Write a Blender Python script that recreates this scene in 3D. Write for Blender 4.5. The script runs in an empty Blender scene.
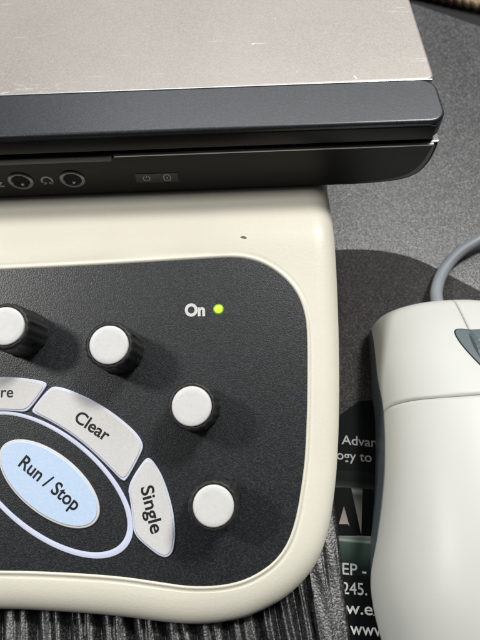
import bpy, bmesh, math, random
import numpy as np
from mathutils import Vector, Matrix

random.seed(7)
S_ = bpy.context.scene
COL = S_.collection
MM = 0.001
PI = math.pi

# ------------------------------------------------------------ camera
TILT, ROLL, CAM_Z = math.radians(30), 0.037, 172.6
X = Vector((1, 0, 0)); U0 = Vector((0, math.cos(TILT), math.sin(TILT)))
F = Vector((0, math.sin(TILT), -math.cos(TILT)))
R = X*math.cos(ROLL) - U0*math.sin(ROLL)
U = X*math.sin(ROLL) + U0*math.cos(ROLL)
cam = bpy.data.cameras.new('camera'); co = bpy.data.objects.new('camera', cam); COL.objects.link(co)
m = Matrix.Identity(4)
for i in range(3):
    m[i][0], m[i][1], m[i][2] = R[i], U[i], -F[i]
m[2][3] = CAM_Z*MM
co.matrix_world = m
cam.sensor_fit = 'VERTICAL'; cam.sensor_height = 24; cam.lens = 24*560/640
cam.clip_start = 0.005; cam.clip_end = 50
cam.dof.use_dof = True; cam.dof.focus_distance = 0.155; cam.dof.aperture_fstop = 14
S_.camera = co
S_.render.resolution_x, S_.render.resolution_y = 768, 1024

# ------------------------------------------------------------ light
w = bpy.data.worlds.new('World'); S_.world = w; w.use_nodes = True
# the room: pale ceiling above and to the back, dark towards the person taking the picture
WN, WL = w.node_tree.nodes, w.node_tree.links
bg = WN['Background']; bg.inputs[1].default_value = 1.0
wt = WN.new('ShaderNodeTexCoord'); wd = WN.new('ShaderNodeVectorMath'); wd.operation = 'DOT_PRODUCT'
wd.inputs[1].default_value = (0.0, 0.75, 0.66)
WL.new(wt.outputs['Generated'], wd.inputs[0])
wr = WN.new('ShaderNodeValToRGB'); WL.new(wd.outputs['Value'], wr.inputs[0]); WL.new(wr.outputs[0], bg.inputs[0])
e_ = wr.color_ramp.elements
e_[0].position = 0.15; e_[0].color = (.02, .021, .022, 1); e_[1].position = .95; e_[1].color = (.22, .226, .235, 1)
def area(name, d, dist, sx, sy, power, col):
    l = bpy.data.lights.new(name, 'AREA'); l.shape = 'RECTANGLE'; l.size = sx; l.size_y = sy
    l.energy = power; l.color = col
    o = bpy.data.objects.new(name, l); COL.objects.link(o)
    d = Vector(d).normalized(); o.location = Vector((0.0, 0.08, 0.03)) + d*dist
    o.rotation_euler = d.to_track_quat('Z', 'Y').to_euler()
area('ceiling_lamp', (6.0, 4.5, 13.2), 1.6, 0.28, 0.22, 18, (1, 0.985, 0.95))
area('ceiling_lamp', (-10.7, 1.0, 12.8), 1.6, 0.22, 0.22, 11.5, (1, 0.985, 0.96))
area('ceiling_lamp', (1.0, 7, 8.2), 2.0, 1.5, 0.6, 11, (0.97, 0.99, 1.0))
S_.view_settings.view_transform = 'Standard'; S_.view_settings.look = 'None'
S_.view_settings.exposure = 0.17; S_.view_settings.gamma = 1.0

# ------------------------------------------------------------ materials
def mat(name, col, rough=0.5, metal=0.0, spec=0.5, speck=None, bump=None, var=None, coat=0, emit=None):
    """speck=(scale, amount, colour, threshold); bump=(scale, strength, detail); var=(scale, amount)"""
    M = bpy.data.materials.new(name); M.use_nodes = True
    nt = M.node_tree; N = nt.nodes; L = nt.links
    b = N['Principled BSDF']
    b.inputs['Roughness'].default_value = rough; b.inputs['Metallic'].default_value = metal
    b.inputs['Specular IOR Level'].default_value = spec
    b.inputs['Coat Weight'].default_value = coat
    tc = N.new('ShaderNodeTexCoord')
    c = N.new('ShaderNodeRGB'); c.outputs[0].default_value = (*col, 1); cur = c.outputs[0]
    if var:
        n = N.new('ShaderNodeTexNoise'); n.inputs['Scale'].default_value = var[0]; n.inputs['Detail'].default_value = 5
        L.new(tc.outputs['Object'], n.inputs['Vector'])
        r = N.new('ShaderNodeMapRange'); r.inputs[1].default_value = .3; r.inputs[2].default_value = .7
        r.inputs[3].default_value = 1-var[1]; r.inputs[4].default_value = 1+var[1]
        L.new(n.outputs['Fac'], r.inputs[0])
        mx = N.new('ShaderNodeVectorMath'); mx.operation = 'SCALE'
        L.new(cur, mx.inputs[0]); L.new(r.outputs[0], mx.inputs['Scale']); cur = mx.outputs[0]
    if speck:
        # tiny random grains: every cell has its own value, only the top ones are pale
        n = N.new('ShaderNodeTexVoronoi'); n.inputs['Scale'].default_value = speck[0]
        L.new(tc.outputs['Object'], n.inputs['Vector'])
        sx_ = N.new('ShaderNodeSeparateColor'); L.new(n.outputs['Color'], sx_.inputs[0])
        r = N.new('ShaderNodeMapRange'); r.inputs[1].default_value = speck[3]; r.inputs[2].default_value = 1.0
        r.inputs[3].default_value = 0; r.inputs[4].default_value = speck[1]
        L.new(sx_.outputs[0], r.inputs[0])
        mx = N.new('ShaderNodeMix'); mx.data_type = 'RGBA'
        mx.inputs[7].default_value = (*speck[2], 1)
        L.new(cur, mx.inputs[6]); L.new(r.outputs[0], mx.inputs[0]); cur = mx.outputs[2]
    L.new(cur, b.inputs['Base Color'])
    if bump:
        n = N.new('ShaderNodeTexNoise'); n.inputs['Scale'].default_value = bump[0]; n.inputs['Detail'].default_value = bump[2]
        L.new(tc.outputs['Object'], n.inputs['Vector'])
        bp = N.new('ShaderNodeBump'); bp.inputs['Strength'].default_value = bump[1]; bp.inputs['Distance'].default_value = 0.0002
        L.new(n.outputs['Fac'], bp.inputs['Height']); L.new(bp.outputs[0], b.inputs['Normal'])
    if emit:
        b.inputs['Emission Color'].default_value = (*emit[0], 1); b.inputs['Emission Strength'].default_value = emit[1]
    return M

M = dict(
    desk=mat('speckled_desk', (.010, .0105, .011), .36, spec=1.0, speck=(2500, 1.0, (.20, .20, .197), .5), bump=(2300, 1.0, 1)),
    floor=mat('dark_surface', (.006, .006, .007), .8, bump=(300, .3, 2)),
    pad=mat('pad_cloth', (.023, .021, .020), .75, spec=.25, speck=(3000, .9, (.085, .08, .078), .4), bump=(2300, .6, 1)),
    print_black=mat('print_black', (.0035, .004, .0045), .6, spec=.06, var=(80, .3)),
    print_text=mat('print_grey', (.42, .42, .41), .5, var=(600, .15)),
    print_text_dim=mat('print_dim_grey', (.30, .30, .29), .5, var=(600, .15)),
    print_white=mat('print_white', (.62, .62, .60), .5, var=(600, .15)),
    mat=mat('pebbled_black_vinyl', (.009, .009, .0095), .40, spec=.8, speck=(2600, .8, (.10, .10, .103), .55), bump=(1700, .7, 1)),
    cream=mat('cream_plastic', (.79, .76, .645), .42, spec=.5, var=(28, .04), speck=(1900, .10, (.66, .61, .46), .6), bump=(1500, .18, 2)),
    panel=mat('dark_panel_film', (.0062, .007, .008), .40, spec=.9, speck=(3300, .7, (.040, .045, .05), .45), bump=(3100, .34, 1), var=(35, .25)),
    key=mat('pale_key', (.66, .65, .635), .5, speck=(2600, .35, (.78, .77, .76), .4), bump=(1800, .12, 2), var=(60, .03)),
    keyedge=mat('lavender_key_edge', (.64, .68, .84), .45, var=(300, .05)),
    keyblue=mat('light_blue_key', (.53, .67, .87), .5, speck=(2600, .4, (.64, .76, .92), .45), bump=(1200, .12, 2)),
    ink=mat('black_ink', (.008, .008, .01), .5),
    white_ink=mat('white_ink', (.68, .68, .67), .5, var=(900, .1)),
    grey_ink=mat('grey_ink', (.48, .48, .47), .5, var=(900, .1)),
    knob=mat('black_knob', (.018, .018, .018), .5, spec=.4, bump=(700, .15, 3), var=(150, .3)),
    cap=mat('light_knob_cap', (.68, .68, .665), .5, var=(260, .05), speck=(1500, .15, (.42, .42, .40), .8), bump=(900, .2, 3)),
    led=mat('green_led', (.45, .6, .02), .3, emit=((.50, .95, .03), 1.1)),
    led_rim_spill=mat('led_rim_spill', (.05, .16, .02), .4, emit=((.2, .7, .02), .3)),  # faint emission paints the lens's green light spill onto the rim
    silver=mat('silver_lid_paint', (.37, .34, .31), .46, metal=.35, speck=(3000, .4, (.54, .50, .465), .2), bump=(900, .12, 3), var=(30, .06)),
    highlight_edge=mat('chamfer_highlight', (.8, .8, .8), .25, metal=.7),  # bright colour for the highlight painted along the lid chamfer
    bezel=mat('charcoal_bezel', (.018, .0205, .0235), .34, metal=.1, spec=.8, speck=(3000, .3, (.08, .09, .10), .5), bump=(1900, .1, 3), var=(40, .12)),
    gloss=mat('black_gloss', (.008, .008, .009), .22),
    fascia=mat('laptop_fascia', (.006, .006, .006), .34, spec=.22, var=(30, .12), bump=(1200, .08, 2)),
    gap=mat('dark_gap', (.003, .003, .003), .8),
    highlight_contact=mat('pale_highlight_contact', (.70, .70, .68), .3, metal=.3),  # pale colour for the painted bevel highlight, shared by the jack contacts
    mouse=mat('white_mouse_plastic', (.60, .605, .57), .42, spec=.4, bump=(1300, .05, 2), var=(25, .02)),
    mouse_side=mat('blue_grey_mouse_side', (.075, .095, .11), .42, spec=.5, bump=(900, .08, 2)),
    wheel=mat('grey_wheel', (.115, .145, .155), .42),
    cable=mat('grey_cable', (.25, .27, .295), .42, spec=.4, var=(90, .06)),
    cord=mat('tan_cord', (.32, .22, .13), .7, bump=(900, .6, 3), var=(500, .3)),
)

# ------------------------------------------------------------ helpers
def link(name, verts, faces, m, parent=None, smooth=None, origin=None):
    """verts in world millimetres"""
    o0 = Vector(parent.get('_loc', (0, 0, 0))) if parent else Vector(origin or (0, 0, 0))
    me = bpy.data.meshes.new(name)
    me.from_pydata([((v[0]-o0[0])*MM, (v[1]-o0[1])*MM, (v[2]-o0[2])*MM) for v in verts], [], faces)
    me.validate(); me.update()
    bm = bmesh.new(); bm.from_mesh(me); bmesh.ops.recalc_face_normals(bm, faces=bm.faces)
    bm.to_mesh(me); bm.free()
    ms = m if isinstance(m, (list, tuple)) else [m]
    for q in ms: me.materials.append(q)
    o = bpy.data.objects.new(name, me); COL.objects.link(o)
    if parent:
        o.parent = parent; o['_loc'] = list(o0)
    else:
        o.location = o0*MM; o['_loc'] = list(o0)
    if smooth is not None:
        me.polygons.foreach_set('use_smooth', [True]*len(me.polygons))
        me.set_sharp_from_angle(angle=math.radians(smooth))
        me.polygons.foreach_set('use_smooth', [len(p.vertices) <= 4 for p in me.polygons])
    return o

def thing(name, loc, label, cat):
    o = bpy.data.objects.new(name, None); COL.objects.link(o)
    o.location = Vector(loc)*MM; o['_loc'] = list(loc); o.empty_display_size = .01
    o['label'] = label; o['category'] = cat
    return o

def tag(o, label=None, cat=None, kind=None):
    if label: o['label'] = label
    if cat: o['category'] = cat
    if kind: o['kind'] = kind
    return o

def chaikin(P, n=2, closed=True):
    for _ in range(n):
        Q = []; k = len(P)
        for i in range(k if closed else k-1):
            a = np.array(P[i], float); b = np.array(P[(i+1) % k], float)
            Q += [a*.75+b*.25, a*.25+b*.75]
        P = Q
    return [tuple(p) for p in P]

def area2(P):
    return sum(P[i][0]*P[(i+1) % len(P)][1]-P[(i+1) % len(P)][0]*P[i][1] for i in range(len(P)))/2

def inset(P, d):
    if area2(P) < 0: P = P[::-1]
    n = len(P); out = []
    for i in range(n):
        a, b, c = (np.array(P[(i+k) % n], float) for k in (-1, 0, 1))
        t1 = (b-a)/(np.linalg.norm(b-a)+1e-9); t2 = (c-b)/(np.linalg.norm(c-b)+1e-9)
        n1 = np.array((-t1[1], t1[0])); n2 = np.array((-t2[1], t2[0]))
        k = n1+n2; k = k/max(np.dot(k, n1), .5) if np.linalg.norm(k) > 1e-6 else n1
        out.append(tuple(b+k*d))
    return out

def resample(P, n):
    A = np.array(P, float); B = np.vstack([A, A[:1]]); L = np.r_[0, np.cumsum(np.linalg.norm(np.diff(B, axis=0), axis=1))]
    t = np.linspace(0, L[-1], n, endpoint=False)
    return [(float(np.interp(q, L, B[:, 0])), float(np.interp(q, L, B[:, 1]))) for q in t]

def safe_inset(P, d, n=150, step=.06):
    """inset in small relaxed steps, so that tight corners do not fold over"""
    if area2(P) < 0: P = P[::-1]
    P = resample(P, n); k = max(1, int(round(d/step)))
    for _ in range(k):
        P = inset(P, d/k)
        A = np.array(P); A = A*.7+.15*(np.roll(A, 1, 0)+np.roll(A, -1, 0)); P = resample([tuple(p) for p in A], n)
    return P

def prism(P, levels, fr, cap_bottom=False):
    """P outline, levels=[(inset, height)], fr maps (u,v,w) to world"""
    if area2(P) < 0: P = P[::-1]
    n = len(P); V = []; Fc = []
    for d, h in levels:
        V += [fr(u, v, h) for u, v in (inset(P, d) if d else P)]
    for k in range(len(levels)-1):
        for i in range(n):
            j = (i+1) % n; Fc.append((k*n+i, k*n+j, (k+1)*n+j, (k+1)*n+i))
    b = (len(levels)-1)*n
    Fc.append(tuple(range(b, b+n)))
    if cap_bottom: Fc.append(tuple(range(n))[::-1])
    return V, Fc

def rounded_box(x0, x1, y0, y1, z0, z1, r, rc=None, corner_seg=6):
    """plan corners rounded by rc, top and bottom edges rounded by r"""
    rc = rc or r
    P = []
    for cx, cy, a0 in ((x1-rc, y1-rc, 0), (x0+rc, y1-rc, 90), (x0+rc, y0+rc, 180), (x1-rc, y0+rc, 270)):
        for k in range(corner_seg+1):
            a = math.radians(a0+90*k/corner_seg); P.append((cx+rc*math.cos(a), cy+rc*math.sin(a)))
    lv = []
    for k in range(5):
        a = PI/2*k/4; lv.append((r*(1-math.sin(a)), z0+r*(1-math.cos(a))))
    for k in range(5):
        a = PI/2*k/4; lv.append((r*(1-math.cos(a)), z1-r*(1-math.sin(a))))
    return prism(P, lv, lambda u, v, w: (u, v, w), True)

def lathe(profile, c, fr, n=48, wob=None):
    V = []; Fc = []
    for r, h in profile:
        for i in range(n):
            a = 2*PI*i/n; rr = r*(1+(wob(a) if wob else 0))
            V.append(fr(c[0]+rr*math.cos(a), c[1]+rr*math.sin(a), h))
    for k in range(len(profile)-1):
        for i in range(n):
            j = (i+1) % n; Fc.append((k*n+i, k*n+j, (k+1)*n+j, (k+1)*n+i))
    b = (len(profile)-1)*n
    Fc.append(tuple(range(b, b+n))); Fc.append(tuple(range(n))[::-1])
    return V, Fc

def tube(pts, r, n=14, caps=True):
    pts = [Vector(p) for p in pts]; V = []; Fc = []
    for i, p in enumerate(pts):
        t = (pts[min(i+1, len(pts)-1)]-pts[max(i-1, 0)]).normalized()
        s = t.cross(Vector((0, 0, 1)));
        if s.length < 1e-4: s = Vector((1, 0, 0))
        s.normalize(); q = s.cross(t)
        for k in range(n):
            a = 2*PI*k/n; V.append(tuple(p+s*r*math.cos(a)+q*r*math.sin(a)))
    for i in range(len(pts)-1):
        for k in range(n):
            j = (k+1) % n; Fc.append((i*n+k, i*n+j, (i+1)*n+j, (i+1)*n+k))
    if caps:
        Fc.append(tuple(range(n))[::-1]); Fc.append(tuple(range((len(pts)-1)*n, len(pts)*n)))
    return V, Fc

def spline(P, n=12):
    out = []; k = len(P)
    for i in range(k-1):
        p0, p1, p2, p3 = (np.array(P[min(max(i+d, 0), k-1)], float) for d in (-1, 0, 1, 2))
        for j in range(n):
            t = j/n
            out.append(tuple(.5*((2*p1)+(-p0+p2)*t+(2*p0-5*p1+4*p2-p3)*t*t+(-p0+3*p1-3*p2+p3)*t**3)))
    return out+[tuple(P[-1])]

def text(name, s, m, parent, fr, a, b, h=.02, bold=0.0, align='L', xs=None):
    """lettering whose baseline runs from a to b in the frame fr; width fitted to |ab|"""
    cu = bpy.data.curves.new('lettering', 'FONT'); cu.body = s; cu.size = 1; cu.offset = bold; cu.resolution_u = 6
    to = bpy.data.objects.new('lettering', cu); COL.objects.link(to)
    dg = bpy.context.evaluated_depsgraph_get(); dg.update()
    me = bpy.data.meshes.new_from_object(to.evaluated_get(dg))
    bpy.data.objects.remove(to)
    vs = [v.co.copy() for v in me.vertices]; fs = [tuple(p.vertices) for p in me.polygons]
    x0 = min(v.x for v in vs); x1 = max(v.x for v in vs)
    d = Vector((b[0]-a[0], b[1]-a[1])); Ln = d.length; d /= Ln; nrm = Vector((-d.y, d.x))
    k = Ln/(x1-x0); ky = xs if xs else k
    V = [fr(a[0]+d.x*(v.x-x0)*k+nrm.x*v.y*ky, a[1]+d.y*(v.x-x0)*k+nrm.y*v.y*ky, h) for v in vs]
    bpy.data.meshes.remove(me)
    return link(name, V, fs, m, parent)

def strokes(name, lines, wd, m, parent, fr, h):
    """flat printed strokes"""
    V = []; Fc = []
    for P in lines:
        P = [np.array(p, float) for p in P]; b = len(V)
        for i, p in enumerate(P):
            t = P[min(i+1, len(P)-1)]-P[max(i-1, 0)]; t = t/(np.linalg.norm(t)+1e-9); n = np.array((-t[1], t[0]))*wd/2
            V += [fr(*(p+n), h), fr(*(p-n), h)]
        for i in range(len(P)-1): Fc.append((b+2*i, b+2*i+1, b+2*i+3, b+2*i+2))
    return link(name, V, Fc, m, parent)

def flat(u, v, w_): return (u, v, w_)

# ------------------------------------------------------------ desk and what lies beyond it
desk_P = [(-504, 728), (-504, -320), (340, -320), (340, 109.4)]
V, Fc = prism(desk_P, [(0, -26), (0, -1.2), (.35, -.35), (1.2, 0)], flat, True)
tag(link('desk', V, Fc, M['desk'], smooth=40), kind='structure')
V = [(-900, -700, -720), (1000, -700, -720), (1000, 1400, -720), (-900, 1400, -720)]
tag(link('floor', V, [(0, 1, 2, 3)], M['floor']), kind='structure')
V, Fc = prism([(-480, 735), (345, 118), (700, 600), (0, 1000)], [(0, -60), (0, -31), (1, -30)], flat, True)
cabinet = link('black_cabinet', V, Fc, M['floor'], smooth=40)
tag(cabinet, 'black cabinet top just beyond the speckled desk edge', 'cabinet')
# braided cord lying on the cabinet
Vc, Fb = [], []
cl = [(60+i*1.2, 355-i*.32+6*math.sin(i*.05)) for i in range(110)]
for s in range(3):
    pts = [(x+0.0, y+2.6*math.sin(i*.55+s*2*PI/3), -26.4+1.5*math.sin(2*(i*.55+s*2*PI/3))) for i, (x, y) in enumerate(cl)]
    v, f = tube(pts, 1.9, 8); b = len(Vc); Vc += v; Fb += [tuple(i+b for i in q) for q in f]
tag(link('braided_cord', Vc, Fb, M['cord'], smooth=60), 'tan braided cord lying on the black cabinet behind the desk', 'cord')

# ------------------------------------------------------------ mouse pad with its print
pad = thing('mouse_pad', (70, 20, 0), 'dark cloth pad with curved top and printed contact text under the white mouse', 'mouse pad')
pad_P = chaikin([(22, 118), (22, 127.4), (30, 127.9), (44, 128.2), (54, 127.2), (64.6, 123.9), (71.2, 119.6), (79.1, 113.4), (86.8, 107.6),
                 (96, 98), (106, 80), (112, 55), (114, 20), (114, -90), (108, -100), (30, -100), (22, -95), (22, 0)], 2)
V, Fc = prism(pad_P, [(0, 0.02), (0, 1.2), (.4, 1.6)], flat, True)
link('pad_cloth', V, Fc, M['pad'], pad, smooth=40)
# the printed lower half: glossy black field
V, Fc = prism(chaikin([(24, 66), (60, 68), (110, 62), (112, 20), (112, -90), (30, -96), (24, -90), (24, 0)], 2), [(0, 1.605), (0.02, 1.612)], flat)
link('printed_field', V, Fc, M['print_black'], pad)
def glow_mat():
    m_ = bpy.data.materials.new('print_green_fade'); m_.use_nodes = True
    N = m_.node_tree.nodes; L = m_.node_tree.links; b = N['Principled BSDF']; b.inputs['Roughness'].default_value = .6
    b.inputs['Specular IOR Level'].default_value = .06
    tc = N.new('ShaderNodeTexCoord'); sp = N.new('ShaderNodeSeparateXYZ'); L.new(tc.outputs['Object'], sp.inputs[0])
    # position down the artwork: y + 0.12 x, in object metres
    a = N.new('ShaderNodeMath'); a.operation = 'MULTIPLY_ADD'; a.inputs[1].default_value = .12
    L.new(sp.outputs[0], a.inputs[0]); L.new(sp.outputs[1], a.inputs[2])
    r = N.new('ShaderNodeMapRange')
    # local y 25 -> -5 mm
    r.inputs[1].default_value = .0195; r.inputs[2].default_value = -.0075
    L.new(a.outputs[0], r.inputs[0])
    cr = N.new('ShaderNodeValToRGB'); e = cr.color_ramp.elements
    e[0].position = 0; e[0].color = (.008, .01, .009, 1); e[1].position = 1; e[1].color = (.006, .012, .010, 1)
    for p, c in ((.10, (.006, .008, .007)), (.17, (.022, .027, .023)), (.20, (.13, .14, .125)), (.215, (.16, .17, .15)), (.26, (.05, .06, .052)), (.42, (.22, .19, .175)),
                 (.66, (.38, .32, .29)), (.712, (.12, .15, .13)), (.738, (.26, .31, .28)), (.757, (.05, .085, .065))):
        k = e.new(p); k.color = (*c, 1)
    L.new(r.outputs[0], cr.inputs[0]); L.new(cr.outputs[0], b.inputs['Base Color'])
    return m_
V, Fc = prism([(25.6, 45.0), (48, 42.4), (44, 13.5), (24.2, 16.0)], [(0, 1.615), (.02, 1.62)], flat)
link('printed_artwork', V, Fc, glow_mat(), pad)
logo = [[(34.8, 39.0), (46, 37.4), (44, 24.4), (32.5, 25.7)], [(29.3, 39.5), (31.4, 39.3), (32.6, 25.7), (29.9, 25.8), (28.6, 34.1)],
        [(29.3, 39.5), (28.6, 34.1), (26.5, 29.1), (25.3, 25.9), (24.4, 26.0), (24.4, 39.8)], [(26.5, 29.1), (29.1, 29.0), (31.0, 25.7), (24.7, 26.0)]]
V, Fc = [], []
for i, P in enumerate(logo):
    v, f = prism(P, [(0, 1.625+i*.003), (.01, 1.63+i*.003)], flat); b = len(V); V += v; Fc += [tuple(j+b for j in q) for q in f]
link('printed_letters', V, Fc, M['print_black'], pad)
for s, a, b, k, m_ in (('Advan', (30.2, 52.8), (41.0, 51.4), 4.2, 'print_text_dim'), ('ogy to', (28.1, 48.1), (38.7, 46.8), 4.2, 'print_text_dim'),
                       ('EP - I', (25.9, 15.8), (34.6, 14.75), 4.3, 'print_text'), ('245.', (25.3, 10.9), (32.0, 10.3), 4.3, 'print_text'),
                       ('w.ex', (25.6, 6.1), (35.6, 5.2), 4.3, 'print_white'), ('www', (26.2, 1.2), (35.6, .3), 4.3, 'print_white')):
    text('printed_text', s, M[m_], pad, flat, a, b, 1.636, .008, xs=k)

# ------------------------------------------------------------ ribbed mat under the console
gaps = [-58.7+1.25, -50.1+1.2, -41.7+1.15]
allg = [g for g in np.arange(-196, -60, 8.6)] + [-57.6, -49, -40.5, -32, -23.4, -14.9, -6.6, 2.2, 7.0, 12.8, 16.6]
minor = [g+4.9 for g in np.arange(-196, -60, 8.6)] + [-52.6, -46.6, -44.2, -36.6, -28.3, -25.7, -19, -10.6, -2.6, 4.6, 9.8, 14.9, 20.6]
ss = np.arange(-200, 26.3, .3)
hh = []
for s in ss:
    d = min(abs(s-g) for g in allg); d2 = min(abs(s-g) for g in minor)
    z = 3.9-3.4*math.exp(-(d/1.1)**2)-1.0*math.exp(-(d2/.45)**2)
    if s > 17.5: z = 3.4 - .35*math.exp(-((s-21.5)/.3)**2) - .9*max(0, (s-21.8)/4.3)**2
    if s > 25.2: z -= 1.2*((s-25.2)/1.0)**2
    hh.append(max(z, .3))
ys = np.arange(-110, 112, 2.0); V = []; Fc = []
rr = random.Random(3)
for y in ys:
    for s, z in zip(ss, hh):
        sl = .17*min(max((24-s)/14, 0), 1)
        wv = .12*math.sin(y*.23+s*.9)
        V.append((s-sl*(y-5)*(1 if y < 60 else 1) + wv*(s < 24.5), y, z+(.1*math.sin(y*.31+s*1.7) if s < 25 else 0)))
n = len(ss)
for j in range(len(ys)-1):
    for i in range(n-1): Fc.append((j*n+i, j*n+i+1, (j+1)*n+i+1, (j+1)*n+i))
rm = link('ribbed_mat', V, Fc, M['mat'], smooth=80, origin=(-80, 0, 0))
tag(rm, 'black pebbled vinyl mat with raised ribs under the cream console', 'mat')

# ------------------------------------------------------------ control console
SL = math.radians(20); PY, PZ = 53.3, 30.2
def T(x, y):
    a = PZ+(y-PY)*math.tan(SL); b = 47.4; k = .7
    d = (a-b)/k
    return b+k*(-math.log(1+math.exp(-d))) if d > -40 else a
def fr(u, v, w_):           # panel frame: u across, v up the slope, w off the panel
    return (u, PY+v*math.cos(SL)-w_*math.sin(SL), PZ+v*math.sin(SL)+w_*math.cos(SL))

con = thing('control_console', (-60, 90, 4), 'cream plastic control console with dark sloping key panel and four round knobs', 'control console')
outer = [(-65.2, 10), (-49.5, 8.8), (-33.9, 7.2), (-21, 5.2), (-11.9, 4.6), (-2.9, 5.5), (1.9, 6.9), (10.1, 10.3), (17.3, 16.5), (21.2, 24.1),
         (23.8, 34.6), (25.3, 44.6), (26.6, 57.2), (27.6, 72.9), (28.3, 94.7), (28.3, 120), (28.3, 226), (24, 230), (-150, 230), (-154, 226), (-154, 90), (-153, 55), (-150, 30), (-142, 17),
         (-128, 12), (-105, 11)]
inner_uv = [(-66.9, 42.2), (-33.1, 42.7), (-6.4, 43.4), (-1.5, 43.4), (2.6, 42.9), (7.6, 41.1), (12.5, 37.4), (16.1, 32.7), (17.8, 27.6), (18.4, 21.9), (17.3, 2.9),
            (16.3, -7.6), (15.4, -15), (12.3, -29.2), (8, -36.7), (1.1, -41.1), (-5.8, -42.9), (-14.7, -43), (-22.9, -41.6), (-33.1, -39.8),
            (-48.4, -38.3), (-63.8, -37.3), (-100, -36.5), (-125, -36.5), (-135, -33), (-141, -24), (-143, 0), (-143, 25), (-140, 36), (-132, 41), (-110, 42)]
def dens(P, n=1): return chaikin(P, n)
O = dens(outer, 2)
I = dens(inner_uv, 2)
I = [fr(u, v, 0)[:2] for u, v in I]
CT = np.array((-60., 62.))
def hit(P, ang):
    d = np.array((math.cos(ang), math.sin(ang))); best = None
    A = np.array(P)-CT; B = np.roll(A, -1, 0)
    e = B-A; den = d[0]*e[:, 1]-d[1]*e[:, 0]
    with np.errstate(divide='ignore', invalid='ignore'):
        t = (A[:, 0]*e[:, 1]-A[:, 1]*e[:, 0])/den
        s = (A[:, 0]*d[1]-A[:, 1]*d[0])/den
    ok = (np.abs(den) > 1e-9) & (s >= -1e-9) & (s <= 1+1e-9) & (t > 0)
    return CT+d*t[ok].min()
# rays: sampled evenly along both outlines
angs = sorted({round(math.atan2(p[1]-CT[1], p[0]-CT[0]), 4) for p in O+I} | {round(-PI+2*PI*k/360, 4) for k in range(360)})
OA = np.array([hit(O, a) for a in angs]); IA = np.array([hit(I, a) for a in angs]); nA = len(angs)
Opoly = np.array(O)
def dist_outer(p):
    A = Opoly; B = np.roll(A, -1, 0); e = B-A
    t = np.clip(((p-A)*e).sum(1)/((e*e).sum(1)+1e-12), 0, 1)
    return float(np.sqrt((((A+e*t[:, None])-p)**2).sum(1)).min())
Ipoly = np.array(I)
def dist_inner(p):
    A = Ipoly; B = np.roll(A, -1, 0); e = B-A
    t = np.clip(((p-A)*e).sum(1)/((e*e).sum(1)+1e-12), 0, 1)
    return float(np.sqrt((((A+e*t[:, None])-p)**2).sum(1)).min())
RR = 7.0; DROP = 4.6
def drop(d):
    q = 1-min(d/RR, 1); return DROP*(1-math.sqrt(max(0, 1-q**2.3)))
def lip(e):
    if e < .9: return .42*math.sin(PI*min(e/.9, 1))**.7 - .05
    if e < 1.7: return -.16*math.sin(PI*(e-.9)/.8)
    return 0
od = [0, .06, .2, .45, .9, 1.6, 2.5, 3.6, 5, 6.6]
idd = [0, .12, .3, .6, .8, .95, 1.15, 1.35, 1.6, 2.0]
V = []; Fc = []
nm = 26
rings = len(od)+nm+len(idd)
for r_ in range(rings):
    for i in range(nA):
        o_, n_ = OA[i], IA[i]; Ln = np.linalg.norm(n_-o_); dv = (n_-o_)/Ln
        sc = min(1, Ln/9.2)
        if r_ < len(od): q = od[r_]*sc
        elif r_ >= len(od)+nm: q = Ln-idd[rings-1-r_]*sc
        else:
            k = (r_-len(od)+1)/(nm+1); a = od[-1]*sc; b = Ln-idd[-1]*sc
            q = a+(b-a)*k
        p = o_+dv*q
        z = T(*p)-drop(dist_outer(p))
        e = dist_inner(p)
        if r_ >= len(od)+nm-2: z += lip(e)
        V.append((p[0], p[1], z))
low = []
for k, (ins, dz) in enumerate(((0.05, 3), (.25, 8), (.5, None))):
    base = len(V)
    P = OA
    c_ = OA.mean(0)
    for i in range(nA):
        d = c_-OA[i]; d = d/np.linalg.norm(d)*ins
        zt = T(*OA[i])-DROP
        z = max(4.0+.3*(2-k), zt-dz) if dz else 4.0
        V.append((OA[i][0]+d[0], OA[i][1]+d[1], z))
    low.append(base)
def bridge(a, b):
    for i in range(nA):
        j = (i+1) % nA; Fc.append((a+i, a+j, b+j, b+i))
for r_ in range(rings-1): bridge(r_*nA, (r_+1)*nA)
bridge(0, low[0]); bridge(low[0], low[1]); bridge(low[1], low[2])
Fc.append(tuple(range(low[2], low[2]+nA)))
link('housing', V, Fc, M['cream'], con, smooth=50)
# small dark stain on the housing above the panel
sx, sy = 1.8, 99.6
def topfr(u, v, w_): return (u, v, T(u, v)+w_)
V, Fc = prism(chaikin([(sx-1.0, sy+.1), (sx-.3, sy+.5), (sx+.5, sy+.35), (sx+1.1, sy-.1), (sx+.6, sy-.45), (sx-.4, sy-.2)], 2), [(0, .03), (.05, .05)], topfr)
link('stain', V, Fc, mat('brown_stain', (.12, .10, .07), .6), con)

# dark film panel
V, Fc = prism(chaikin(inner_uv, 2), [(-.25, -.35), (-.02, -.12), (.06, -.06)], fr)
panel = link('panel_film', V, Fc, M['panel'], con)

def ell(c, a, b, ang, n=72):
    ca, sa = math.cos(ang), math.sin(ang)
    return [(c[0]+a*math.cos(t)*ca-b*math.sin(t)*sa, c[1]+a*math.cos(t)*sa+b*math.sin(t)*ca) for t in (2*PI*k/n for k in range(n))]
EA = math.radians(-38.4); EC = (-51.7, -16.2)
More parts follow.
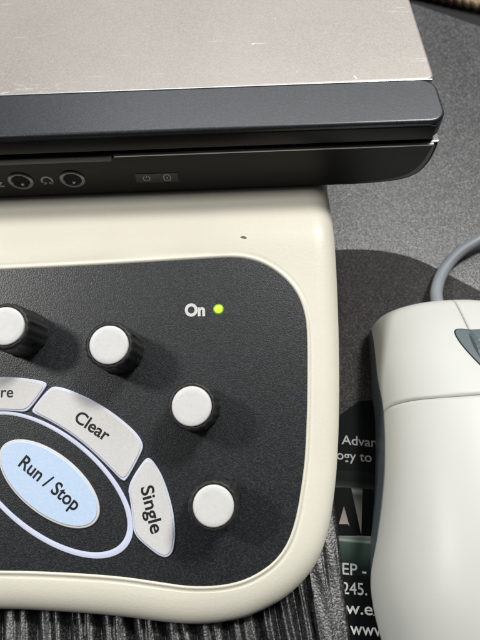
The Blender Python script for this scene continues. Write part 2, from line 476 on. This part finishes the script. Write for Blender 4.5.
# lavender ring round the middle key
n = 96; V = []; Fc = []
A0 = ell(EC, 26.3, 12.75, EA, n)
B0 = ell((EC[0]-.25, EC[1]+.3), 24.95, 11.6, EA, n)
A1 = inset(A0, .25); B1 = inset(B0, -.25)
if area2(B0) < 0: B0 = B0[::-1]
for P, h in ((A0, -.06), (A0, .06), (A1, .12), (B1, .12), (B0, .06), (B0, -.06)): V += [fr(u, v, h) for u, v in P]
for k in range(5):
    for i in range(n):
        j = (i+1) % n; Fc.append((k*n+i, k*n+j, (k+1)*n+j, (k+1)*n+i))
link('key_ring', V, Fc, M['keyedge'], con, smooth=50)

def key(P, m_, label, border=M['keyedge'], bw=.42):
    if area2(P) < 0: P = P[::-1]
    P = resample(P, 150)
    V, Fc = prism(P, [(0, -.06), (0, .32), (.1, .42), (.2, .46)], fr)
    b = link('button', V, Fc, border, con, smooth=40); b['label'] = label
    Q = safe_inset(P, bw)
    V, Fc = prism(Q, [(0, .40), (.04, .56), (.1, .64), (.2, .68)], fr)
    link('button_face', V, Fc, m_, b, smooth=50)
    return b
CLEAR = [(-50.2, 9.2), (-45.1, 7.4), (-39.0, 4.3), (-33.0, 0), (-28.5, -4.1), (-26.8, -7.1), (-27.2, -9.0), (-31.2, -16.0), (-32.3, -16.5), (-35.9, -12.7), (-41.9, -6.9),
         (-47.9, -2.4), (-53.0, .6), (-56.5, 2.2), (-56.7, 3.2), (-52.3, 8.6)]
STORE = [(-65.5, 12.3), (-59.4, 11.7), (-54.1, 10.7), (-52.7, 9.8), (-53.1, 8.8), (-57.3, 3.1), (-58.6, 2.5), (-61.1, 2.8), (-65.1, 3.2), (-74, 2.6), (-82, .6), (-89, -2.5), (-92, -1.5), (-92, 2), (-88, 6.5), (-78, 11)]
SINGLE = [(-25.4, -10.5), (-23.9, -11.9), (-21.5, -16.1), (-19.3, -23.3), (-18.6, -29.8), (-19.3, -34.3), (-20.8, -35.7), (-22.6, -35.4), (-24.8, -33.9), (-29.4, -30.0), (-29.8, -26.1),
          (-30.3, -21.4), (-31.1, -17.6), (-26.8, -11.2)]
def legend(b, s, c, wd, ang, bold=.012, xs=None):
    a = math.radians(ang); d = Vector((math.cos(a), math.sin(a)))*wd/2; nn = Vector((-math.sin(a), math.cos(a)))
    c = Vector(c)
    text('legend', s, M['ink'], b, fr, c-d, c+d, .70, bold, xs=xs)
b = key(chaikin(CLEAR, 2), M['key'], 'pale curved key reading Clear'); legend(b, 'Clear', (-41.1, -3.1), 10.5, -35, .02, 4.6)
b = key(chaikin(STORE, 2), M['key'], 'pale curved key ending in re at the left edge'); legend(b, 'Store', (-66.2, 6.7), 9.0, -2)
b = key(chaikin(SINGLE, 2), M['key'], 'pale narrow key reading Single'); legend(b, 'Single', (-26.2, -24.0), 12.0, -77, .02, 4.8)
b = key(ell(EC, 16.0, 7.6, EA), M['keyblue'], 'light blue oval key reading Run / Stop', M['key'], .5); legend(b, 'Run / Stop', (-52.3, -17.4), 19.4, -39, .02, 4.9)

text('panel_lettering', 'On', M['white_ink'], con, fr, (-15.2, 27.2), (-9.6, 27.05), .0, .045, xs=4.7)
V, Fc = lathe([(1.5, -.07), (1.4, .02), (1.1, .05)], (-5.85, 28.7), fr, 32)
led = link('led', V, Fc, M['led_rim_spill'], con, smooth=40)
V, Fc = lathe([(1.15, -.02), (1.1, .25), (.85, .55), (.45, .75), (.12, .8)], (-5.85, 28.7), fr, 32)
link('led_lens', V, Fc, M['led'], led, smooth=60)

# knobs: black body, pale cap, pointer groove and set screw
def knob_parts():
    wob = lambda a: .015*math.cos(18*a)
    V, Fc = lathe([(6.55, -.05), (6.6, .5), (6.5, .9), (6.35, 1.2), (6.25, 6), (6.15, 11.2), (6.0, 11.8), (5.75, 12.15), (5.35, 12.3), (5.15, 12.25), (5.05, 11.9), (4.9, 11.8)], (0, 0), flat, 112, wob)
    me = link('knob', V, Fc, M['knob'], None, smooth=50)
    V, Fc = lathe([(4.9, 11.7), (4.95, 12.3), (4.85, 12.55), (4.55, 12.68), (3.5, 12.7)], (0, 0), flat, 56)
    cap = link('knob_cap', V, Fc, M['cap'], None, smooth=50)
    V = []; Fc = []
    for z in (1.3, 11.3):
        for x, y in ((5.9, -.28), (6.42, -.28), (6.42, .28), (5.9, .28)): V.append((x, y, z))
    Fc = [(0, 1, 5, 4), (1, 2, 6, 5), (2, 3, 7, 6), (3, 0, 4, 7), (4, 5, 6, 7), (3, 2, 1, 0)]
    mark = link('pointer_groove', V, Fc, M['gap'], None)
    V, Fc = lathe([(.95, 0), (.95, .45), (.7, .5), (.6, .2)], (0, 0), lambda u, v, h: (5.9+h, u, 5+v), 24)
    scr = link('set_screw', V, Fc, M['fascia'], None, smooth=40)
    return me, cap, mark, scr
proto = knob_parts()
for i, ((u, v), a) in enumerate(zip([(-59.6, 23.9), (-33.2, 18.1), (-12.7, 2.1), (-8.0, -21.7)], (10, 25, -60, 110))):
    k = proto[0] if i == 0 else proto[0].copy()
    if i: COL.objects.link(k)
    k.parent = con
    p = Vector(fr(u, v, -.05))-Vector(con['_loc'])
    k.location = p*MM; k.rotation_euler = (Matrix.Rotation(SL, 4, 'X') @ Matrix.Rotation(math.radians(a), 4, 'Z')).to_euler()
    for j, q in enumerate(proto[1:]):
        c = q if i == 0 else q.copy()
        if i: COL.objects.link(c)
        c.parent = k; c.location = (0, 0, 0)
        c.rotation_euler = (0, 0, 0) if j != 2 else (0, 0, math.radians(-48))

# ------------------------------------------------------------ laptop on top of the console
lap = thing('laptop', (-109, 117, 47.5), 'closed laptop with scuffed silver lid and black front edge on the cream console', 'laptop')
XR, XL, YB = 56.1, -274, 345
# base: extruded front outline
prof = [(XL, 63.3), (XL, 55), (XL+3, 50.5), (XL+10, 47.6), (30, 47.5), (43, 47.9), (50.3, 49.0), (54.2, 51.6), (56.0, 56.2), (56.4, 61.5), (56.3, 63.3)]
prof = [prof[0]]+chaikin(prof, 2, False)+[prof[-1]]
V, Fc = prism(prof, [(.9, 117.0), (.25, 117.25), (0, 117.9), (0, YB-1), (.8, YB)], lambda u, v, h: (u, h, v), True)
link('base', V, Fc, M['gloss'], lap, smooth=40)
fp = [(XL+2, 62.4), (XL+2, 55), (XL+5, 51), (XL+11, 48.8), (30, 48.7), (42.4, 49.4), (48.8, 50.8), (52.0, 53.2), (53.8, 57.0), (54.6, 61.6), (54.7, 62.4)]
fp = [fp[0]]+chaikin(fp, 2, False)+[fp[-1]]
V, Fc = prism(fp, [(0, 117.3), (0, 116.7), (.08, 116.6)], lambda u, v, h: (u, h, v))
link('front_panel', V, Fc, M['fascia'], lap, smooth=40)
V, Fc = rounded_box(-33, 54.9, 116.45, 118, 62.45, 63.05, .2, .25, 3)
link('edge_highlight', V, Fc, M['highlight_contact'], lap, smooth=50)  # pale strip paints the light caught by the fascia's top bevel
V, Fc = rounded_box(XL+2, -33.5, 116.2, 118, 61.2, 63.45, .3, .5, 3)
link('latch_strip', V, Fc, M['bezel'], lap, smooth=50)
V, Fc = rounded_box(XL+3, 54.2, 119.2, YB-2, 62.9, 65.6, .1, 2, 4)
link('hinge_gap', V, Fc, M['gap'], lap)
V, Fc = rounded_box(XL, XR, 116.0, 133.0, 65.2, 71.4, .9, 4.6, 10)
lid = link('lid', V, Fc, M['bezel'], lap, smooth=50)
V, Fc = rounded_box(XL+2, XR-2.6, 115.75, 117, 65.5, 69.9, .2, .4, 3)
link('lid_lip', V, Fc, M['fascia'], lid, smooth=50)
V, Fc = rounded_box(XL, XR, 132.3, YB, 65.2, 71.5, .9, 2.5, 6)
link('lid_panel', V, Fc, M['silver'], lap, smooth=50)
V, Fc = rounded_box(XL+1, XR-.8, 132.15, 132.65, 70.5, 71.62, .1, .2, 3)
link('lid_highlight', V, Fc, M['highlight_edge'], lap, smooth=50)  # bright strip paints the chamfer highlight between silver and charcoal
# scuffs and hairline scratches belong to the lid's paint
def scuffs(m_):
    N = m_.node_tree.nodes; L = m_.node_tree.links; b = N['Principled BSDF']; tc = N.new('ShaderNodeTexCoord')
    def rng(x, a, c):
        r = N.new('ShaderNodeMapRange'); r.inputs[1].default_value = a; r.inputs[2].default_value = c; L.new(x, r.inputs[0]); return r.outputs[0]
    def mul(x, y, op='MULTIPLY'):
        q = N.new('ShaderNodeMath'); q.operation = op; q.use_clamp = True
        for i, v in enumerate((x, y)):
            if isinstance(v, float): q.inputs[i].default_value = v
            else: L.new(v, q.inputs[i])
        return q.outputs[0]
    def noise(scale, st, rot, det=2):
        mp = N.new('ShaderNodeMapping'); mp.inputs['Scale'].default_value = st; mp.inputs['Rotation'].default_value = (0, 0, rot)
        L.new(tc.outputs['Object'], mp.inputs[0]); n = N.new('ShaderNodeTexNoise'); n.inputs['Scale'].default_value = scale
        n.inputs['Detail'].default_value = det; L.new(mp.outputs[0], n.inputs['Vector']); return n.outputs['Fac']
    sp = N.new('ShaderNodeSeparateXYZ'); L.new(tc.outputs['Object'], sp.inputs[0])
    hair = mul(rng(noise(900, (.05, 1, 1), .5), .70, .74), rng(noise(120, (1, 1, 1), 0), .5, .6))
    hair2 = mul(rng(noise(1100, (.04, 1, 1), -.35), .71, .75), rng(noise(90, (1, 1, 1), 0), .52, .6))
    edge = mul(rng(sp.outputs[1], .0215, .0163), rng(sp.outputs[0], .075, .055))
    scuff = mul(mul(rng(noise(700, (.5, 1, 1), .4, 4), .55, .66), edge), .5)
    spots = mul(rng(noise(380, (1, .6, 1), .2, 3), .74, .77), .5)
    f = mul(mul(mul(hair, .35), mul(hair2, .35), 'ADD'), mul(scuff, spots, 'ADD'), 'ADD')
    old = b.inputs['Base Color'].links[0].from_socket
    mx = N.new('ShaderNodeMix'); mx.data_type = 'RGBA'; mx.inputs[7].default_value = (.80, .78, .76, 1)
    L.new(f, mx.inputs[0]); L.new(old, mx.inputs[6]); L.new(mx.outputs[2], b.inputs['Base Color'])
scuffs(M['silver'])

ff = lambda u, v, h: (u, 116.6-h, v)         # front-face frame
for cx in (-61.2, -46.4):
    V, Fc = [], []
    prof_ = [(3.55, -.1), (3.55, .28), (3.35, .4), (2.7, .42), (2.45, .2), (2.4, -.08)]
    n = 40
    for r_, h in prof_:
        for i in range(n): V.append(ff(cx+r_*math.cos(2*PI*i/n), 54.9+r_*.9*math.sin(2*PI*i/n), h))
    for k in range(len(prof_)-1):
        for i in range(n):
            j = (i+1) % n; Fc.append((k*n+i, k*n+j, (k+1)*n+j, (k+1)*n+i))
    jack = link('audio_jack', V, Fc, mat('jack_ring', (.20, .205, .205), .22, metal=.5), lap, smooth=40)
    V, Fc = lathe([(2.5, .02), (2.4, .05)], (cx, 54.9), lambda u, v, h: ff(u, 54.9+(v-54.9)*.9, h), 32)
    link('socket', V, Fc, M['gap'], jack)
    V, Fc = lathe([(.5, .05), (.45, .3), (.2, .45)], (cx+.1, 53.7), ff, 20)
    link('contact', V, Fc, M['highlight_contact'], jack, smooth=60)
# headphone and microphone symbols
arc = [(-53.8+1.5*math.cos(t), 54.5+1.45*math.sin(t)) for t in np.linspace(-.5, PI+.5, 20)]
strokes('headphone_symbol', [arc, [(-55.1, 54.2), (-54.6, 53.2)], [(-52.5, 54.2), (-53.0, 53.2)], [(-55.0, 53.9), (-54.2, 53.6)], [(-52.6, 53.9), (-53.4, 53.6)]], .55, M['grey_ink'], lap, ff, .03)
strokes('microphone_symbol', [[(-67.6, 56), (-67.6, 54.6)], [(-68.4, 54.6), (-67.6, 53.9), (-66.8, 54.6)], [(-67.6, 53.9), (-67.6, 53.0)], [(-68.4, 53.0), (-66.6, 53.0)]], .55, M['grey_ink'], lap, ff, .03)
# indicator window
V, Fc = prism([(-28.4, 52.4), (-16.2, 51.6+.6), (-16.2, 55.9), (-28.4, 56.0)], [(0, -.05), (0, .05), (.12, .1)], ff)
ip = link('indicator_panel', V, Fc, M['gloss'], lap)
t_ = np.linspace(PI/2+.6, 2.5*PI-.6, 22)
strokes('power_symbol', [[(-25.3+.95*math.cos(a), 54.1+.95*math.sin(a)) for a in t_], [(-25.3, 55.3), (-25.3, 54.2)]], .24, M['grey_ink'], ip, ff, .13)
bx = -19.4
strokes('padlock_symbol', [[(bx-.9, 53.1), (bx+.9, 53.1), (bx+.9, 54.7), (bx+.45, 55.3), (bx-.45, 55.3), (bx-.9, 54.7), (bx-.9, 53.1)], [(bx, 54.4), (bx, 53.7)]], .3, M['grey_ink'], ip, ff, .13)

# ------------------------------------------------------------ computer mouse
mo = thing('computer_mouse', (64, 35, 1.6), 'white wheel mouse with blue grey sides and grey cable on the printed pad', 'mouse')
yk = [-26, -24, -20, -14, -7, 0.7, 6, 11.9, 15.5, 20.5, 29.7, 39.1, 49, 60, 69.4, 80, 87, 91.5, 95]
hwk = [4, 13, 20, 26, 29.6, 31.2, 32.2, 32.5, 32.2, 30.7, 28.6, 26.9, 25.6, 24.4, 24.6, 23.8, 23.6, 23.4, 23.2]
zlk = [7, 7, 7.2, 7.5, 8, 8, 8, 8, 8.4, 11, 14, 16, 16, 14.4, 12, 10, 9, 8, 7.5]
zrk = [8, 13, 19, 25.5, 30.5, 33.8, 35.3, 36.2, 36.6, 37, 37, 36.6, 35.8, 34, 31.6, 28, 25, 23, 21.5]
def xc(y): return 67-(80-y)*.04
yf_ = np.linspace(-26, 96, 489)
def I1(k):
    v = np.interp(yf_, yk, k); ker = np.exp(-(np.arange(-24, 25)*.25/2.6)**2/2); ker /= ker.sum()
    sm = np.convolve(np.pad(v, 24, mode='reflect', reflect_type='odd'), ker, 'valid')
    return lambda y: float(np.interp(y, yf_, sm))
HW, ZL, ZR = I1(hwk), I1(zlk), I1(zrk)
def yfront(u): return 95.6-1.9*abs(u)**2-3.4*abs(u)**12
def Sz(x, y, d=0):
    hw = HW(y)-d; u = min(abs((x-xc(y))/hw), 1)
    zl, zr = ZL(y), ZR(y)-d
    z = zl+(zr-zl)*(1-u**2.5)**(1/1.9)
    q = max(yfront(u)-d-y, 0); g = 1-(1-min(q/7.5, 1))**2.3
    return 6+(z-6)*max(g, 0)**(1/2.1)
def yseam(u): return 54.4+3.4*(max(0, abs(u)-.25)/.75)**2
def shell(name, u0, u1, ya, yb, m_, nu=60, ny=70, th=1.1):
    V = []; Fc = []
    us = []
    for k in range(nu+1):
        t = u0+(u1-u0)*k/nu
        us.append(math.sin(t*PI/2))
    for j in range(ny+1):
        s = j/ny; s = s if ya is None or yb is not yfront else 1-(1-s)**1.8
        for u in us:
            y0 = ya(u); y1 = yb(u); y = y0+(y1-y0)*s
            x = xc(y)+HW(y)*u; V.append((x, y, Sz(x, y)))
    n = nu+1
    for j in range(ny):
        for i in range(nu): Fc.append((j*n+i, j*n+i+1, (j+1)*n+i+1, (j+1)*n+i))
    o = link(name, V, Fc, m_, mo, smooth=60)
    md = o.modifiers.new('thickness', 'SOLIDIFY'); md.thickness = th*MM; md.offset = -1
    return o
shell('palm_shell', -1, 1, lambda u: -25.9+.0*u, lambda u: yseam(u)-.2, M['mouse'], 80, 90)
usplit = math.asin(-.02)/(PI/2)
shell('button', -1, usplit-.005, lambda u: yseam(u)+.2, yfront, M['mouse'], 60, 60)
shell('button', usplit+.005, 1, lambda u: yseam(u)+.2, yfront, M['mouse'], 60, 60)
# lower body with the coloured sides
V = []; Fc = []; row = []
yy = list(np.linspace(-25.8, 94.6, 90))
for y in yy:
    hw = HW(y)
    q = (95.2-y); hwf = hw*(1-(1-min(max(q, 0)/7, 1))**3*.35) if q < 7 else hw
    ring = []
    zl = ZL(y); c = xc(y); hwf -= 1.5*min(max((24-y)/10, 0), 1)
    for sgn in (-1, 1):
        pass
    pts = [(-hwf*.96, 1.6), (-hwf-.1, 2.4), (-hwf-.25, zl*.5), (-hwf-.05, zl-.6), (-hwf+.5, zl-.25)]
    for k in range(-9, 10):
        u = math.sin(k/10*PI/2); x = u*(hwf-2.2); pts.append((x, zl+(max(Sz(c+x, y), zl)-zl)*.9-2.2))
    pts = [(a, max(b, 1.9) if i > 1 else b) for i, (a, b) in enumerate(pts)]
    pts += [(-a, b) for a, b in pts[4::-1]]
    n = len(pts)
    V += [(c+a, y, b) for a, b in pts]
for j in range(len(yy)-1):
    for i in range(n):
        k = (i+1) % n; Fc.append((j*n+i, j*n+k, (j+1)*n+k, (j+1)*n+i))
Fc.append(tuple(range(n))); Fc.append(tuple(range((len(yy)-1)*n, len(yy)*n))[::-1])
link('lower_body', V, Fc, M['mouse_side'], mo, smooth=50)
# wheel recess and ribbed wheel
lens = chaikin([(62.3, 76.9), (64.4, 77.1), (66.3, 76.4), (68.3, 74.2), (70.2, 70.5), (71.2, 66.5), (71.2, 62), (70.0, 58.6), (68.4, 58.8), (66.8, 60.6), (65.4, 63), (63.7, 67.1), (62.5, 71), (62.0, 74.5)], 2)
def patch(name, P, lift, m_, parent, sink=0):
    c = np.mean(P, 0); V = []; Fc = []; n = len(P); K = 8
    for k in range(K+1):
        t = 1-k/K*.98
        for p in P:
            q = c+(np.array(p)-c)*t; V.append((q[0], q[1], Sz(*q)+lift-sink*(1-t**3)))
    for k in range(K):
        for i in range(n):
            j = (i+1) % n; Fc.append((k*n+i, k*n+j, (k+1)*n+j, (k+1)*n+i))
    Fc.append(tuple(range(K*n, K*n+n)))
    return link(name, V, Fc, m_, parent, smooth=60)
patch('recess_rim', inset(lens, -.35), .06, M['gap'], mo)
patch('wheel_recess', lens, .14, M['wheel'], mo)
V = []; Fc = []; n = 120
cy_, cz_, rw = 67.6, Sz(68.5, 67.6)-10.6, 12.0
prof_ = [(65.2, .85), (65.7, .95), (66.6, 1.0), (69.8, 1.0), (70.8, .95), (71.2, .85)]
for x, k in prof_:
    for i in range(n):
        a = 2*PI*i/n; r_ = rw*k*(1-.016*(i % 3 == 0)); V.append((x, cy_+r_*math.cos(a), cz_+r_*math.sin(a)))
for k in range(len(prof_)-1):
    for i in range(n):
        j = (i+1) % n; Fc.append((k*n+i, k*n+j, (k+1)*n+j, (k+1)*n+i))
Fc.append(tuple(range(n))); Fc.append(tuple(range((len(prof_)-1)*n, len(prof_)*n))[::-1])
link('scroll_wheel', V, Fc, M['wheel'], mo, smooth=25)
# cable
pts = spline([(66.3, 88, 9), (67.0, 94, 8.6), (67.6, 98, 8.2), (69.4, 105.2, 6.2), (73.6, 113.4, 4.6), (80, 120.8, 4.4), (87, 125.6, 4.6), (96, 129.5, 5.0), (118, 135, 4.4), (160, 140, 2.6), (230, 150, 2.1), (300, 120, 2.1)], 12)
V, Fc = tube(pts, 2.1, 20)
link('cable', V, Fc, M['cable'], mo, smooth=60)
V, Fc = tube(spline([(66.6, 91, 8.8), (67.0, 94, 8.6), (67.3, 96.3, 8.4)], 4), 2.8, 20)
link('strain_relief', V, Fc, M['mouse_side'], mo, smooth=50)
for o in bpy.data.objects:
    if '_loc' in o: del o['_loc']
